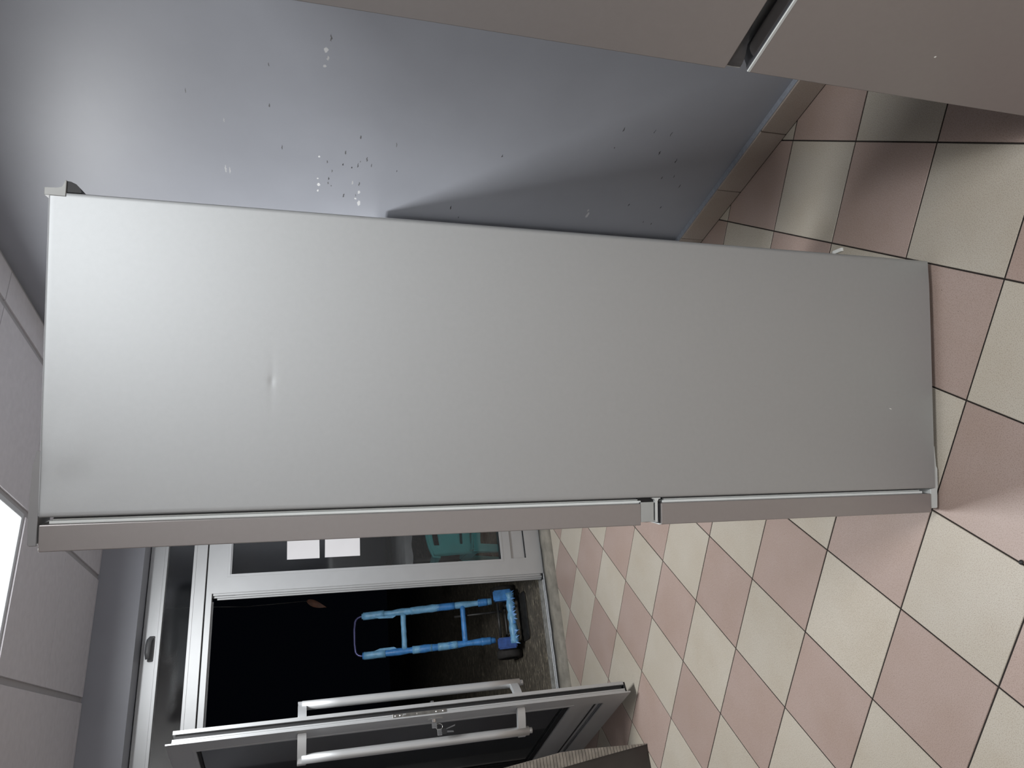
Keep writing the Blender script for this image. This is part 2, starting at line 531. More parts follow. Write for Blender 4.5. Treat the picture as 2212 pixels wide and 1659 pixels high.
for y in ys[1:-1]:
    for x0, x1 in zip(xs, xs[1:]):
        box('cross_bar', (x0 + .014, y - .0024, ZC + .006), (x1 - .014, y + .0024, ZC + .009), 'tbar', ceil)
box('wall_angle', (XW - .0135, YB, ZC + .006), (XW, YW, ZC + .009), 'tbar', ceil)
box('wall_angle', (XL, YW - .0024, ZC + .006), (XW - .014, YW, ZC + .009), 'tbar', ceil)


def led_panel(r, label, watts, beam):
    x0, x1, y0, y1 = r
    o = empty('ceiling_light', ((x0 + x1) / 2, (y0 + y1) / 2, ZC))
    tag(o, label, 'light', 'square ceiling light panels')
    hx, hy = (x1 - x0) / 2 - .003, (y1 - y0) / 2 - .003
    fw = .022
    for lo, hi in (((-hx, -hy), (hx, -hy + fw)), ((-hx, hy - fw), (hx, hy)), ((-hx, -hy + fw), (-hx + fw, hy - fw)), ((hx - fw, -hy + fw), (hx, hy - fw))):
        box('frame', (lo[0], lo[1], .007), (hi[0], hi[1], .016), 'led_frame', o, .0015)
    bm = bmesh.new()
    v = [bm.verts.new(p) for p in ((-hx + fw, -hy + fw, .010), (-hx + fw, hy - fw, .010), (hx - fw, hy - fw, .010), (hx - fw, -hy + fw, .010))]
    bm.faces.new(v)
    d = fin('diffuser', bm, 'led', o)
    ld = bpy.data.lights.new('led_array', 'AREA')
    ld.shape = 'RECTANGLE'; ld.size = 2 * (hx - fw); ld.size_y = 2 * (hy - fw)
    ld.energy = watts; ld.spread = math.radians(beam); ld.color = (0.965, 0.985, 1.0)
    lo_ = bpy.data.objects.new('led_array', ld); C.objects.link(lo_); lo_.parent = o; lo_.location = (0, 0, .0065)
    box('housing', (-hx + .004, -hy + .004, .0162), (hx - .004, hy - .004, .0195), 'led_frame', o)
    return o


LL = ['square white LED ceiling panel nearest the glazed entrance', 'square white LED ceiling panel above the viewer', 'square white LED ceiling panel far behind the viewer']
for r in led_rects:
    k = LEDCELL.index((round((r[0] + 0.022) / 0.605), round((r[3] - 1.25) / 0.575)))
    led_panel(r, LL[k], LED_W[k], LED_SPREAD[k])

# ------------------------------------------------------------------ ENTRANCE: sill, frame, transom window, two leaves
trim = empty('trim_1', (0, 0, 0))
tag(trim, 'satin aluminium door frame around the glazed entrance', 'door frame', kind='structure')
YO = YF + .062
box('jamb', (OX0, YF + .008, .03), (OX0 + .06, YO, ZS), 'alu', trim, .002)
box('jamb', (XW - .06, YF + .008, .03), (XW - .001, YO, ZS), 'alu', trim, .002)
box('head', (OX0 + .06, YF + .004, 2.044), (XW - .06, YO, 2.076), 'alu', trim, .0015)
box('head_gasket', (OX0 + .06, YF + .012, 2.076), (XW - .06, YO - .01, 2.0805), 'black', trim)
# rebate strips in the head seen through the opening
box('head_stop', (OX0 + .06, YF + .030, 2.036), (0.45, YF + .040, 2.044), 'alu_groove', trim)

win = empty('window_1', (0, 0, 0))
tag(win, 'narrow transom window in an aluminium sash above the doors', 'window', kind='structure')
WX0, WX1 = OX0 + .06, XW - .06
box('bottom_rail', (WX0, YF - .004, 2.0815), (WX1, YO - .01, 2.154), 'alu', win, .002)
box('glazing_bead', (WX0 + .075, YF - .006, 2.138), (WX1 - .075, YF - .0035, 2.155), 'alu', win, .001)
box('top_rail', (WX0, YF - .004, 2.292), (WX1, YO - .01, ZS - .004), 'alu', win, .002)
box('glazing_bead', (WX0 + .075, YF - .006, 2.291), (WX1 - .075, YF - .0035, 2.308), 'alu', win, .001)
box('stile', (WX0, YF - .004, 2.154), (WX0 + .075, YO - .01, 2.292), 'alu', win, .002)
box('stile', (WX1 - .075, YF - .004, 2.154), (WX1, YO - .01, 2.292), 'alu', win, .002)
bm = bmesh.new()
add_prism(bm, [(YF + .036, 2.148), (YF + .041, 2.148), (YF + .025, 2.298), (YF + .020, 2.298)], 'x', WX0 + .073, WX1 - .073)
fin('pane', bm, 'glass', win)
hb = box('handle', (.150, YF - .016, 2.318), (.282, YF - .004, 2.346), 'handle_grey', win, .005, 3)
tube('lever', [(.266, YF - .014, 2.333), (.266, YF - .036, 2.335), (.256, YF - .050, 2.338), (.23, YF - .058, 2.340), (.19, YF - .060, 2.340), (.158, YF - .056, 2.338)],
     [.011, .011, .013, .0135, .0135, .010], 'handle_grey', hb)

sill = empty('trim_2', (0, 0, 0))
tag(sill, 'rounded worn concrete doorstep with aluminium threshold strips', 'doorstep', kind='structure')
bm = bmesh.new()
prof = [(YE - .012, 0.0), (YE - .004, .017), (YE + .012, .034), (YE + .038, .044), (YE + .085, .046), (YF - .010, .043), (YF - .010, -.05), (YE - .012, -.05)]
nseg = 60
rows = []
for k in range(nseg + 1):
    x = OX0 + (XW - OX0) * k / nseg
    row = []
    for (py, pz) in prof:
        d = 0.003 * noise.noise(Vector((x * 9, py * 20, pz * 20))) if pz > 0.005 else 0
        row.append(bm.verts.new((x, py + d, pz + d)))
    rows.append(row)
for a, b_ in zip(rows, rows[1:]):
    for k in range(len(prof)):
        bm.faces.new([a[k], a[(k + 1) % len(prof)], b_[(k + 1) % len(prof)], b_[k]])
bm.faces.new(rows[0]); bm.faces.new(rows[-1][::-1])
fin('doorstep', bm, 'concrete', sill, True)
box('threshold_gap', (OX0, YF - .010, -.05), (XW, YF + .014, .034), 'black', sill)
for k, (a, b_, z) in enumerate(((.014, .021, .046), (.025, .038, .043), (.042, .048, .046), (.052, .064, .041))):
    box('threshold_strip', (OX0, YF + a, -.05), (XW, YF + b_, z), 'alu_groove' if k % 2 else 'alu', sill, .001)
box('threshold_bed', (OX0, YF + .0145, -.05), (XW, YF + .064, .036), 'alu_groove', sill)
box('cement_strip', (OX0, YF + .064, -.05), (XW, YF + .17, .036), 'cement', sill, .006)



def leaf(name, wd, z0, z1, label, hinge_left, loc, rz, fittings):
    """local: x from hinge (0) to free edge (wd), y=0 room face, +y outside"""
    o = empty(name, loc, rz)
    tag(o, label, 'door', kind='structure')
    T = .061
    fl = .020                     # overlap of the room-side flange
    sw = .105
    # room-side flange skins (mitred)
    def ring(y0, y1, a0, a1, c0, c1, wd_, nm, mt):
        """four mitred boards of a frame: outer rect a0..a1 x c0..c1, width wd_"""
        P = [(a0, c0), (a1, c0), (a1, c1), (a0, c1)]
        Q = [(a0 + wd_, c0 + wd_), (a1 - wd_, c0 + wd_), (a1 - wd_, c1 - wd_), (a0 + wd_, c1 - wd_)]
        names = ('bottom_rail', 'stile', 'top_rail', 'stile')
        for k in range(4):
            j = (k + 1) % 4
            bm = bmesh.new()
            add_prism(bm, [P[k], P[j], Q[j], Q[k]], 'y', y0, y1)
            fin(names[k] if nm is None else nm, bm, mt, o)
    ring(0.0, .006, 0, wd, z0, z1, sw, None, 'alu')
    # core with grooves on the edges
    c0, c1, d0, d1 = fl, wd - fl, z0 + .016, z1 - fl
    ring(.006, .013, c0 + .012, c1 - .012, d0 + .012, d1 - .012, sw - .034, 'edge_gasket', 'black')
    ring(.013, .0195, c0, c1, d0, d1, sw - fl, 'edge_profile', 'alu')
    ring(.0195, .0205, c0 + .002, c1 - .002, d0 + .002, d1 - .002, sw - fl - .004, 'edge_groove', 'alu_groove')
    ring(.0205, .027, c0, c1, d0, d1, sw - fl, 'edge_profile', 'alu')
    ring(.027, .046, c0 + .010, c1 - .010, d0 + .010, d1 - .010, sw - .032, 'thermal_break', 'black')
    ring(.046, T, c0, c1, d0, d1, sw - fl, 'outer_profile', 'alu')
    # glass, beads, mid rail, kick panel
    gz0 = .322
    box('mid_rail', (sw - .004, .002, .252), (wd - sw + .004, T - .002, gz0), 'alu', o, .0015)
    box('kick_panel', (sw - .004, .016, .155), (wd - sw + .004, .040, .254), 'alu', o)
    box('panel_gasket', (sw, .012, .176), (wd - sw, .0165, .181), 'black', o)
    pn = box('pane', (sw - .006, .026, gz0 - .004), (wd - sw + .006, .031, z1 - sw + .006), 'glass', o)
    gk = .005
    for nm, lo, hi in (('glass_gasket', (sw, .006, gz0), (wd - sw, .026, gz0 + gk)), ('glass_gasket', (sw, .010, z1 - sw - gk), (wd - sw, .026, z1 - sw)),
                       ('glass_gasket', (sw, .010, gz0 + gk), (sw + gk, .026, z1 - sw - gk)), ('glass_gasket', (wd - sw - gk, .010, gz0 + gk), (wd - sw, .026, z1 - sw - gk))):
        box(nm, lo, hi, 'black', o)
    # glazing bead line
    bw = .014
    for lo, hi in (((sw - bw, -.0012, gz0 - bw), (wd - sw + bw, 0.0021, gz0)), ((sw - bw, -.0012, z1 - sw), (wd - sw + bw, 0.001, z1 - sw + bw)),
                   ((sw - bw, -.0012, gz0), (sw, 0.001, z1 - sw)), ((wd - sw, -.0012, gz0), (wd - sw + bw, 0.001, z1 - sw))):
        box('glazing_bead', lo, hi, 'alu', o, .0004)
    box('bottom_cap', (wd - fl - .05, .010, z0 + .006), (wd - fl - .004, .058, z0 + .016), 'black', o)
    if fittings:
        xb = wd - .048
        for side, y0, yb in ((-1, 0.0, -.085), (1, T, T + .072)):
            xc = wd - .092
            h = empty('pull_handle'); h.parent = o
            tube('bar', line((xc, yb, .552), (xc, yb, 1.545), 6), .0195, 'alu', h, 20)
            for zc in (.585, 1.545):
                s = 1 if side < 0 else -1
                # curved bracket from the stile to the bar
                n = 10
                outer, inner = [], []
                for k in range(n + 1):
                    t = k / n
                    x = xb + (xc - xb) * (t ** 1.6)
                    yy = y0 + (yb - y0) * t
                    outer.append((x + .017 - .006 * t, yy)); inner.append((x - .010 - .010 * t, yy))
                cap = [(xc + .011 - .011 * (1 - math.cos(a)) - 0.004, yb - s * .021 * math.sin(a)) for a in (0.5, 1.0, 1.5)]
                cap += [(xc - .014, yb - s * .021), (xc - .021, yb - s * .010)]
                prism('bracket', outer + cap + inner[::-1], 'z', zc - .018, zc + .018, 'alu', h, .0015)
            tube('bar_end', [(xc, yb, .536), (xc, yb, .552)], .0125, 'alu', h, 14)
        # lock
        for y0, y1 in ((-.004, 0.0), (T, T + .004)):
            bm = bmesh.new()
            n = 20
            pts = [(xb + .013 * math.cos(2 * PI * k / n), .978 + .034 * math.sin(2 * PI * k / n)) for k in range(n)]
            add_prism(bm, pts, 'y', y0, y1)
            fin('escutcheon', bm, 'alu', o)
        bm = bmesh.new()
        add_tube(bm, [(xb, -.016, .985), (xb, T + .014, .985)], .0085, 14)
        fin('lock_cylinder', bm, 'chrome', o, True)
        lp = box('lock_plate', (c1 - .001, .0125, .93), (c1 + .0022, .0275, 1.167), 'steel', o, .0005)
        for z in (.945, .975, 1.135, 1.155):
            tube('screw', [(c1 + .0015, .020, z), (c1 + .0035, .020, z)], .0042, 'chrome', lp, 10)
        box('latch', (c1 + .001, .0165, 1.108), (c1 + .011, .0235, 1.124), 'chrome', lp, .002)
        box('bolt', (c1 + .001, .016, 1.02), (c1 + .0032, .024, 1.062), 'steel', lp, .0005)
        for z in (.35, 1.05, 1.8):
            tube('hinge', [(-.012, -.006, z - .05), (-.012, -.006, z + .05)], .011, 'alu', o, 12)
    return o


ang = math.atan2(-.954, .3)
HX, HY = -0.6262, YF
d1 = leaf('door_1', 1.103, .047, 2.066, 'open glazed aluminium door leaf with long tubular pull handles and a key', True, (HX, HY, 0), ang, True)
# closed leaf: free edge faces the open one, hinged at the right jamb -> mirrored by half turn about z is wrong side, so build from its left edge
d2 = empty('door_2', (0, 0, 0))
tag(d2, 'closed glazed aluminium door leaf with two paper sheets on its glass', 'door', kind='structure')


def closed_leaf(o, x0, x1, z0, z1):
    T = .061; sw = .105; fl = .020
    def ring(y0, y1, a0, a1, c0, c1, wd_, nm, mt):
        P = [(a0, c0), (a1, c0), (a1, c1), (a0, c1)]
        Q = [(a0 + wd_, c0 + wd_), (a1 - wd_, c0 + wd_), (a1 - wd_, c1 - wd_), (a0 + wd_, c1 - wd_)]
        names = ('bottom_rail', 'stile', 'top_rail', 'stile')
        for k in range(4):
            j = (k + 1) % 4
            bm = bmesh.new(); add_prism(bm, [P[k], P[j], Q[j], Q[k]], 'y', YF + y0, YF + y1)
            fin(names[k] if nm is None else nm, bm, mt, o)
    ring(0, .006, x0, x1, z0, z1, sw, None, 'alu')
    ring(.006, T, x0 + .006, x1 - .006, z0 + .01, z1 - .014, sw - .008, 'core_profile', 'alu')
    # stepped meeting edge seen in the opening
    zt = z1 - .018
    box('meeting_strip', (x0 - .012, YF + .012, z0 + .02), (x0 + .006, YF + .018, zt), 'alu', o, .0008)
    box('meeting_gasket', (x0 - .008, YF + .018, z0 + .02), (x0 + .006, YF + .028, zt - .01), 'alu_groove', o)
    box('meeting_strip', (x0 - .022, YF + .028, z0 + .006), (x0 + .006, YF + .036, zt), 'alu', o, .0008)
    box('meeting_gasket', (x0 - .018, YF + .036, z0 + .012), (x0 + .006, YF + .046, zt - .01), 'alu_groove', o)
    box('meeting_strip', (x0 - .030, YF + .046, z0 + .006), (x0 + .006, YF + .058, zt - .02), 'alu', o, .0008)
    box('flush_bolt', (x0 - .0125, YF + .0135, 1.92), (x0 - .0115, YF + .0175, zt - .004), 'black', o)
    box('corner_block', (x0 - .024, YF + .010, zt), (x0 + .004, YF + .050, zt + .010), 'black', o)
    box('corner_block', (x0 - .034, YF + .030, z0), (x0 + .004, YF + .060, z0 + .007), 'black', o)
    gz0 = .319
    box('mid_rail', (x0 + sw - .004, YF + .0005, .251), (x1 - sw + .004, YF + T - .002, gz0), 'alu', o, .0015)
    box('kick_panel', (x0 + sw - .004, YF + .014, .150), (x1 - sw + .004, YF + .04, .254), 'alu', o)
    box('panel_gasket', (x0 + sw, YF + .004, .1525), (x1 - sw, YF + .0145, .158), 'black', o)
    box('pane', (x0 + sw - .006, YF + .026, gz0 - .004), (x1 - sw + .006, YF + .031, z1 - sw + .006), 'glass', o)
    gk = .004
    for lo, hi in (((x0 + sw, YF + .008, gz0), (x1 - sw, YF + .026, gz0 + gk)), ((x0 + sw, YF + .008, z1 - sw - gk), (x1 - sw, YF + .026, z1 - sw)),
                   ((x0 + sw, YF + .008, gz0 + gk), (x0 + sw + gk * .5, YF + .026, z1 - sw - gk)), ((x1 - sw - gk, YF + .008, gz0 + gk), (x1 - sw, YF + .026, z1 - sw - gk))):
        box('glass_gasket', lo, hi, 'black', o)
    bw = .016
    for lo, hi in (((x0 + sw - bw, gz0 - bw), (x1 - sw + bw, gz0)), ((x0 + sw - bw, z1 - sw), (x1 - sw + bw, z1 - sw + bw)),
                   ((x0 + sw - bw, gz0), (x0 + sw, z1 - sw)), ((x1 - sw, gz0), (x1 - sw + bw, z1 - sw))):
        box('glazing_bead', (lo[0], YF - .0012, lo[1]), (hi[0], YF + .001, hi[1]), 'alu', o, .0004)


closed_leaf(d2, .491, 1.262, .047, 2.057)

# papers taped on the glass
for (x0, x1, z0, z1, tilt, lb) in ((.669, .93, 1.451, 1.640, .004, 'upper of two white paper sheets on the closed door glass'),
                                   (.671, .95, 1.210, 1.420, -.002, 'lower of two white paper sheets on the closed door glass')):
    bm = bmesh.new()
    yy = YF + .0235
    vs = [(x0, yy, z0), (x1, yy, z0 + tilt), (x1, yy, z1 + tilt), (x0, yy, z1)]
    add_prism(bm, [(v[0], v[2]) for v in vs], 'y', YF + .0252, YF + .0258)
    tag(fin('paper_sheet', bm, 'paper'), lb, 'paper', 'paper sheets on the door')

# keys in the open leaf's lock
ky = empty('key_bunch', (HX, HY, 0), ang)
tag(ky, 'bunch of keys hanging from the lock of the open door', 'keys')
xb = 1.103 - .048
box('key_bow', (xb - .0015, -.040, .974), (xb + .0015, -.0165, .996), 'chrome', ky, .0006)
bm = bmesh.new()
pts = [(xb, -.036 + .013 * math.cos(a), .965 + .015 * math.sin(a)) for a in [2 * PI * k / 16 for k in range(17)]]
add_tube(bm, pts, .0013, 6, False); fin('key_ring', bm, 'chrome', ky, True)
prism('loose_key_head', [(-.058 + .013 * math.cos(a), .944 + .013 * math.sin(a)) for a in [2 * PI * k / 12 for k in range(12)]], 'x', xb - .003, xb + .003, 'black', ky)
prism('loose_key_blade', [(-.047, .935), (-.051, .938), (-.040, .895), (-.034, .893), (-.036, .900)], 'x', xb - .001, xb + .001, 'chrome', ky)
prism('loose_key_blade', [(-.064, .934), (-.057, .931), (-.060, .905), (-.066, .903)], 'x', xb + .002, xb + .004, 'chrome', ky)
box('key_tag', (xb - .001, -.072, .955), (xb + .001, -.045, .975), 'chrome', ky, .0005)


# ------------------------------------------------------------------ REFRIGERATORS
def build_fridge(name, loc, rz, label, dents):
    o = empty(name, loc, rz)
    tag(o, label, 'refrigerator', 'tall silver two-door refrigerators')
    D, Wd, Z0, Z1 = .583, .60, .02, 2.005
    box('cabinet', (.0006, .0085, Z0), (D - .002, Wd - .0085, Z1 - .0008), 'silver', o)
    # side skins: gridded sheets so that dents are real
    def side(yside, with_dents):
        sg = 1 if yside == 0 else -1
        gx = {round(D * k / 60, 5) for k in range(61)} | {.001, .002, .0035, D - .001, D - .0025, .575}
        gz = {round(Z0 + (Z1 - Z0) * k / 200, 5) for k in range(201)} | {Z0 + .001, Z1 - .001, Z1 - .0025, Z1 - .005, 1.9765}
        if with_dents:
            gx |= {round(.247 + .003 * k, 5) for k in range(-10, 11)}
            gz |= {round(1.619 + .002 * k, 5) for k in range(-10, 11)}
        gx, gz = sorted(gx), sorted(gz)
        bm = bmesh.new()
        V = {}
        rr = .004
        for i, x in enumerate(gx):
            for j, z in enumerate(gz):
                y = 0.0
                for d in (x, D - x, Z1 - z):
                    if d < rr: y += rr - math.sqrt(max(0, rr * rr - (rr - d) ** 2))
                if with_dents:
                    dx, dz = x - .247, z - 1.619
                    y += .0006 * math.exp(-(dx / .010) ** 2 - (dz / .005) ** 2)
                    y += .00022 * math.exp(-(dx / .05) ** 2 - (dz / .007) ** 2)
                    # crease in the lower rear corner
                    t = ((x - .514) * (.236 - .024) - (z - .024) * (.561 - .514))
                    t /= math.hypot(.047, .212)
                    if t > 0: y += .035 * t * (1 - math.exp(-t / .005))
                    # another faint fold further in
                    t2 = ((x - .40) * .2 - (z - .02) * .12) / .233
                    if t2 > 0 and z < .3: y += .007 * t2 * (1 - math.exp(-t2 / .01)) * max(0, 1 - z / .3)
                    # pulled sheet below the top hinge
                    y += .0008 * math.exp(-((x - .065) / .03) ** 2 - ((z - 1.955) / .035) ** 2)
                    y -= .0008 * math.exp(-((x - .12) / .05) ** 2 - ((z - 1.96) / .03) ** 2)
                    y += .0018 * math.exp(-((x - .07) / .06) ** 2 - ((z - 2.003) / .008) ** 2)
                    # gentle oil-canning of the large panel
                    y += .0004 * math.sin(x * 9.0 + 1.3 * math.sin(z * 2.2)) * math.sin(z * 3.1 + .4)
                y = max(-.0006, y)
                V[i, j] = bm.verts.new((x, y if sg > 0 else Wd - y, z))
        for i in range(len(gx) - 1):
            for j in range(len(gz) - 1):
                if gx[i] >= .5749 and gz[j] >= 1.976: continue      # notch for the rear spacer
                bm.faces.new([V[i, j], V[i + 1, j], V[i + 1, j + 1], V[i, j + 1]])
        for v in [v for v in bm.verts if not v.link_faces]: bm.verts.remove(v)
        fin('side_panel', bm, 'silver', o, True)
    side(0, dents); side(1, False)
    box('top_panel', (.003, .003, Z1 - .001), (D - .01, Wd - .003, Z1), 'silver', o)
    box('back_panel', (D - .002, .02, .12), (D + .004, Wd - .02, 1.95), 'dark_plastic', o)
    # doors
    box('upper_door', (-.0600, 0.0, .840), (-.0125, Wd, 2.003), 'silver_door', o, .0018, 2)
    box('lower_door', (-.0600, 0.0, .033), (-.0125, Wd, .7905), 'silver_door', o, .0018, 2)
    for z0, z1 in ((.835, 1.990), (.050, .782)):
        box('gasket', (-.0125, .010, z0), (-.0070, Wd - .010, z1), 'gasket', o, .001)
        box('gasket_fold', (-.0066, .013, z0 + .006), (-.0040, Wd - .013, z1 - .004), 'gasket', o, .0008)
        box('gasket_back', (-.0070, .020, z0 + .004), (-.0008, Wd - .020, z1 - .004), 'dark_plastic', o)
    # grip under the upper door and scooped cap on the lower door
    bm = bmesh.new()
    rows = []
    for k in range(81):
        y = .0035 + (Wd - .007) * k / 80
        e_ = min(y, Wd - y)
        sm = min(1, max(0, (e_ - .008) / .06)); sm = sm * sm * (3 - 2 * sm)
        xf = -.0530 + .038 * sm
        rows.append([bm.verts.new((px, y, pz)) for px, pz in ((-.0095, .8395), (xf, .8395), (xf - .001, .825), (xf, .8085), (-.0095, .8085))])
    for a, b_ in zip(rows, rows[1:]):
        for k in range(4):
            bm.faces.new([a[k], a[k + 1], b_[k + 1], b_[k]])
    bm.faces.new(rows[0]); bm.faces.new(rows[-1][::-1])
    fin('grip_strip', bm, 'dark_plastic', o)
    for y0, y1 in ((.0008, .0034), (Wd - .0034, Wd - .0008)):
        box('grip_end', (-.0530, y0, .8085), (-.0095, y1, .8398), 'grey_plastic', o, .0006)
    bm = bmesh.new()
    rows = []
    for k in range(81):
        y = .003 + (Wd - .006) * k / 80
        e_ = min(y, Wd - y)
        s = min(1, max(0, (e_ - .012) / .05)); s = s * s * (3 - 2 * s)
        d = .030 * s
        rows.append([bm.verts.new((px, y, pz)) for px, pz in
                     ((-.0585, .789), (-.0575, .7945), (-.0525, .7955), (-.049 , .7945 - d * .15), (-.044, .793 - d * .75), (-.036, .793 - d), (-.026, .793 - d), (-.018, .793 - d * .6), (-.0135, .793), (-.0125, .789))])
    for a, b_ in zip(rows, rows[1:]):
        for k in range(len(a) - 1):
            bm.faces.new([a[k], a[k + 1], b_[k + 1], b_[k]])
    fin('door_cap', bm, 'dark_plastic', o, True)
    bm = bmesh.new()
    add_box(bm, (-.0602, .001, .7888), (-.0572, Wd - .001, .7950), .0008)
    fin('cap_trim', bm, 'light_plastic', o)
    # hinges on the y = 0 side
    prism('middle_hinge', [(-.0545, .797), (-.0545, .802), (-.050, .8035), (-.008, .8035), (-.003, .806), (-.003, .810), (-.0008, .810), (-.0008, .790), (-.003, .790), (-.003, .794), (-.008, .797)], 'y', .004, .07, 'light_plastic', o)
    prism('hinge_gap', [(-.011, .789), (-.011, .842), (-.0012, .842), (-.0012, .789)], 'y', .012, .10, 'black', o)
    prism('top_hinge_cover', [(-.050, 2.0065), (-.050, 2.019), (-.047, 2.021), (.004, 2.021), (.016, 2.0205), (.09, 2.0165), (.117, 2.011), (.118, 2.0045), (.02, 2.0045), (.012, 2.0055)], 'y', .004, .07, 'hinge_grey', o, .0012)
    prism('bottom_hinge', [(-.050, .013), (-.050, .028), (-.047, .0315), (-.0015, .0315), (-.0008, .0195), (.108, .0195), (.106, .0145), (.056, .0125), (.050, .0075), (.004, .0075), (-.002, .011), (-.048, .0105)], 'y', .003, .06, 'light_plastic', o, .0008)
    # rear corner spacers
    for y0, y1 in ((-.0005, .05), (Wd - .05, Wd + .0005)):
        prism('rear_spacer', [(.5755, 1.9775), (.5755, 2.0115), (.5898, 2.0115), (.5893, 1.9905), (.5915, 1.9835), (.5965, 1.9805), (.6045, 1.9795), (.6055, 1.9765)], 'y', y0, y1, 'grey_plastic', o, .0008)
        q_ = [(.5840, 1.9770), (.6045, 1.9770)] + [(.5840 + .0205 * math.cos(a), 1.9770 - .024 * math.sin(a)) for a in (.3, .7, 1.1, 1.45)] + [(.5840, 1.953)]
        prism('spacer_foot', q_, 'y', y0 + .003, y1, 'black', o)
    if dents:
        prism('paint_speck', [(.199, .150), (.202, .152), (.2025, .157), (.2005, .155)], 'y', -.0008, .0008, 'white_plastic', o)
    else:
        prism('paint_speck', [(.5065, .450), (.5095, .450), (.5095, .4535), (.5065, .453)], 'x', -.0603, -.0595, 'white_plastic', o)
    for x in (.05, D - .06):
        for y in (.09, Wd - .09):
            tube('foot', [(x, y, 0.0), (x, y, Z0 + .002)], .018, 'dark_plastic', o, 14)
    return o


U = Vector((.91593928, -.40131688))
A0 = (0.04077, -0.47636)
build_fridge('refrigerator', (A0[0], A0[1], 0), math.atan2(U.y, U.x), 'tall silver two-door refrigerator in the middle, its bare side panel facing the viewer', True)
build_fridge('refrigerator', (.638 + .060, -1.118 - .60, 0), 0.0, 'tall silver refrigerator against the grey wall showing its doors and handle groove', False)

# lower appliance against the wall behind the first refrigerator (it throws the slanted shadow on the wall)
sf = empty('low_refrigerator', (.76, .195, 0))
tag(sf, 'chest-high white refrigerator against the grey wall, hidden behind the tall middle refrigerator', 'refrigerator')
box('cabinet', (0, 0, .03), (.562, .55, 1.306), 'white_enamel', sf, .004, 2)
box('lower_door', (-.045, .001, .05), (-.006, .549, .86), 'white_enamel', sf, .005, 2)
box('upper_door', (-.045, .001, .868), (-.006, .549, 1.295), 'white_enamel', sf, .005, 2)
box('door_seal', (-.006, .01, .05), (0, .54, 1.295), 'gasket', sf)
for z0, z1 in ((.62, .84), (.89, 1.05)):
    tube('door_handle', [(-.045, .05, z0), (-.070, .05, z0 + .015), (-.070, .05, z1 - .015), (-.045, .05, z1)], .009, 'white_enamel', sf)
for x in (.05, .5):
    for y in (.06, .49):
        tube('foot', [(x, y, 0), (x, y, .031)], .015, 'dark_plastic', sf)

# ------------------------------------------------------------------ board by the open door
bd = empty('leaning_board', (0, 1.56, 0))
tag(bd, 'dark brown board with a pale ribbed edge standing by the open door', 'board')
zs_ = [k * .0155 for k in range(62)]
def Rx(z): return -.522 + .012 * min(1, z / .3) - (.02 * max(0, (z - .42)) / .18)
def Lx(z): return -.5225 - .10 * z - .02 * z * z
bm = bmesh.new()
for z0, z1 in zip(zs_, zs_[1:]):
    za, zb = z0 + .0012, z1 - .0012
    a0, a1, b0, b1 = Lx(za), Lx(zb), Rx(za) + .002, Rx(zb) + .002
    sl = -.006
    v = [bm.verts.new(p) for p in ((a0, 0, za + sl * 0), (b0, .004, za), (b1, .004, zb), (a1, 0, zb), (a0, .016, za), (b0, .018, za), (b1, .018, zb), (a1, .016, zb))]
    for f in ((0, 1, 2, 3), (7, 6, 5, 4), (0, 4, 5, 1), (1, 5, 6, 2), (2, 6, 7, 3), (3, 7, 4, 0)): bm.faces.new([v[k] for k in f])
tag(fin('ribbed_edge', bm, 'rib', bd), 'pale ribbed edge strip', kind='stuff')
P = [(Lx(z) + .0015, z) for z in (0, .15, .3, .45, .6, .75, .944)] + [(-.92, .944), (-.92, 0)]
prism('board_face', P, 'y', .005, .022, 'brown_wood', bd)

# ------------------------------------------------------------------ OUTSIDE
gr = box('ground_outside', (-4, YF + .171, -.2), (6, 12, 0.0), 'ground')
tag(gr, 'dark rough stained ground outside the entrance', 'ground', kind='structure')


# hand truck
ht = empty('hand_truck', (.325, 3.30, 0), math.radians(1.5))
tag(ht, 'blue tape-wrapped two-wheeled hand truck standing outside the doorway', 'hand truck')
TH = math.radians(13)
def fr(x, s, off=0.0):
    """point on the leaning frame: x across, s along the rails, off = out of its plane towards the room"""
    return (x, .02 + s * math.sin(TH) - off * math.cos(TH), .05 + s * math.cos(TH) - off * -math.sin(TH))
prism('toe_plate', [(-.165, -.085), (-.145, -.105), (.145, -.105), (.165, -.085), (.165, .06), (-.165, .06)], 'z', .004, .012, 'truck_steel', ht)
for sx in (-1, 1):
    n = 26
    pts = [fr(sx * .135 + sx * .0 , .17 + .94 * k / n) for k in range(n + 1)]
    rad = [.0225 + .003 * math.sin(k * 1.1 + sx) + (.003 if 8 < k < 17 else 0) for k in range(n + 1)]
    rl = tube('rail', pts, rad, 'pale_blue_tape' if sx > 0 else 'blue_tape', ht, 14, .12)
    for (s0, s1, mt) in ((.95, 1.10, 'pale_blue_tape'), (.62, .76, 'pale_blue_tape'), (.44, .58, 'blue_tape' if sx > 0 else 'pale_blue_tape'), (.20, .27, 'blue_tape')):
        k_ = int((s0 - .17) / .94 * n)
        tube('tape_wrap', [fr(sx * .135, s0 + (s1 - s0) * j / 5) for j in range(6)], .0268, mt, rl, 12, .12)
    # loose flap of tape along the rail
    prism('tape_flap', [(sx * .135 - sx * .018, .0), (sx * .135 - sx * .036, .03), (sx * .135 - sx * .033, .13), (sx * .135 - sx * .018, .17)], 'y', 0, .004, 'pale_blue_tape', rl).location = fr(0, .86)
n = 12
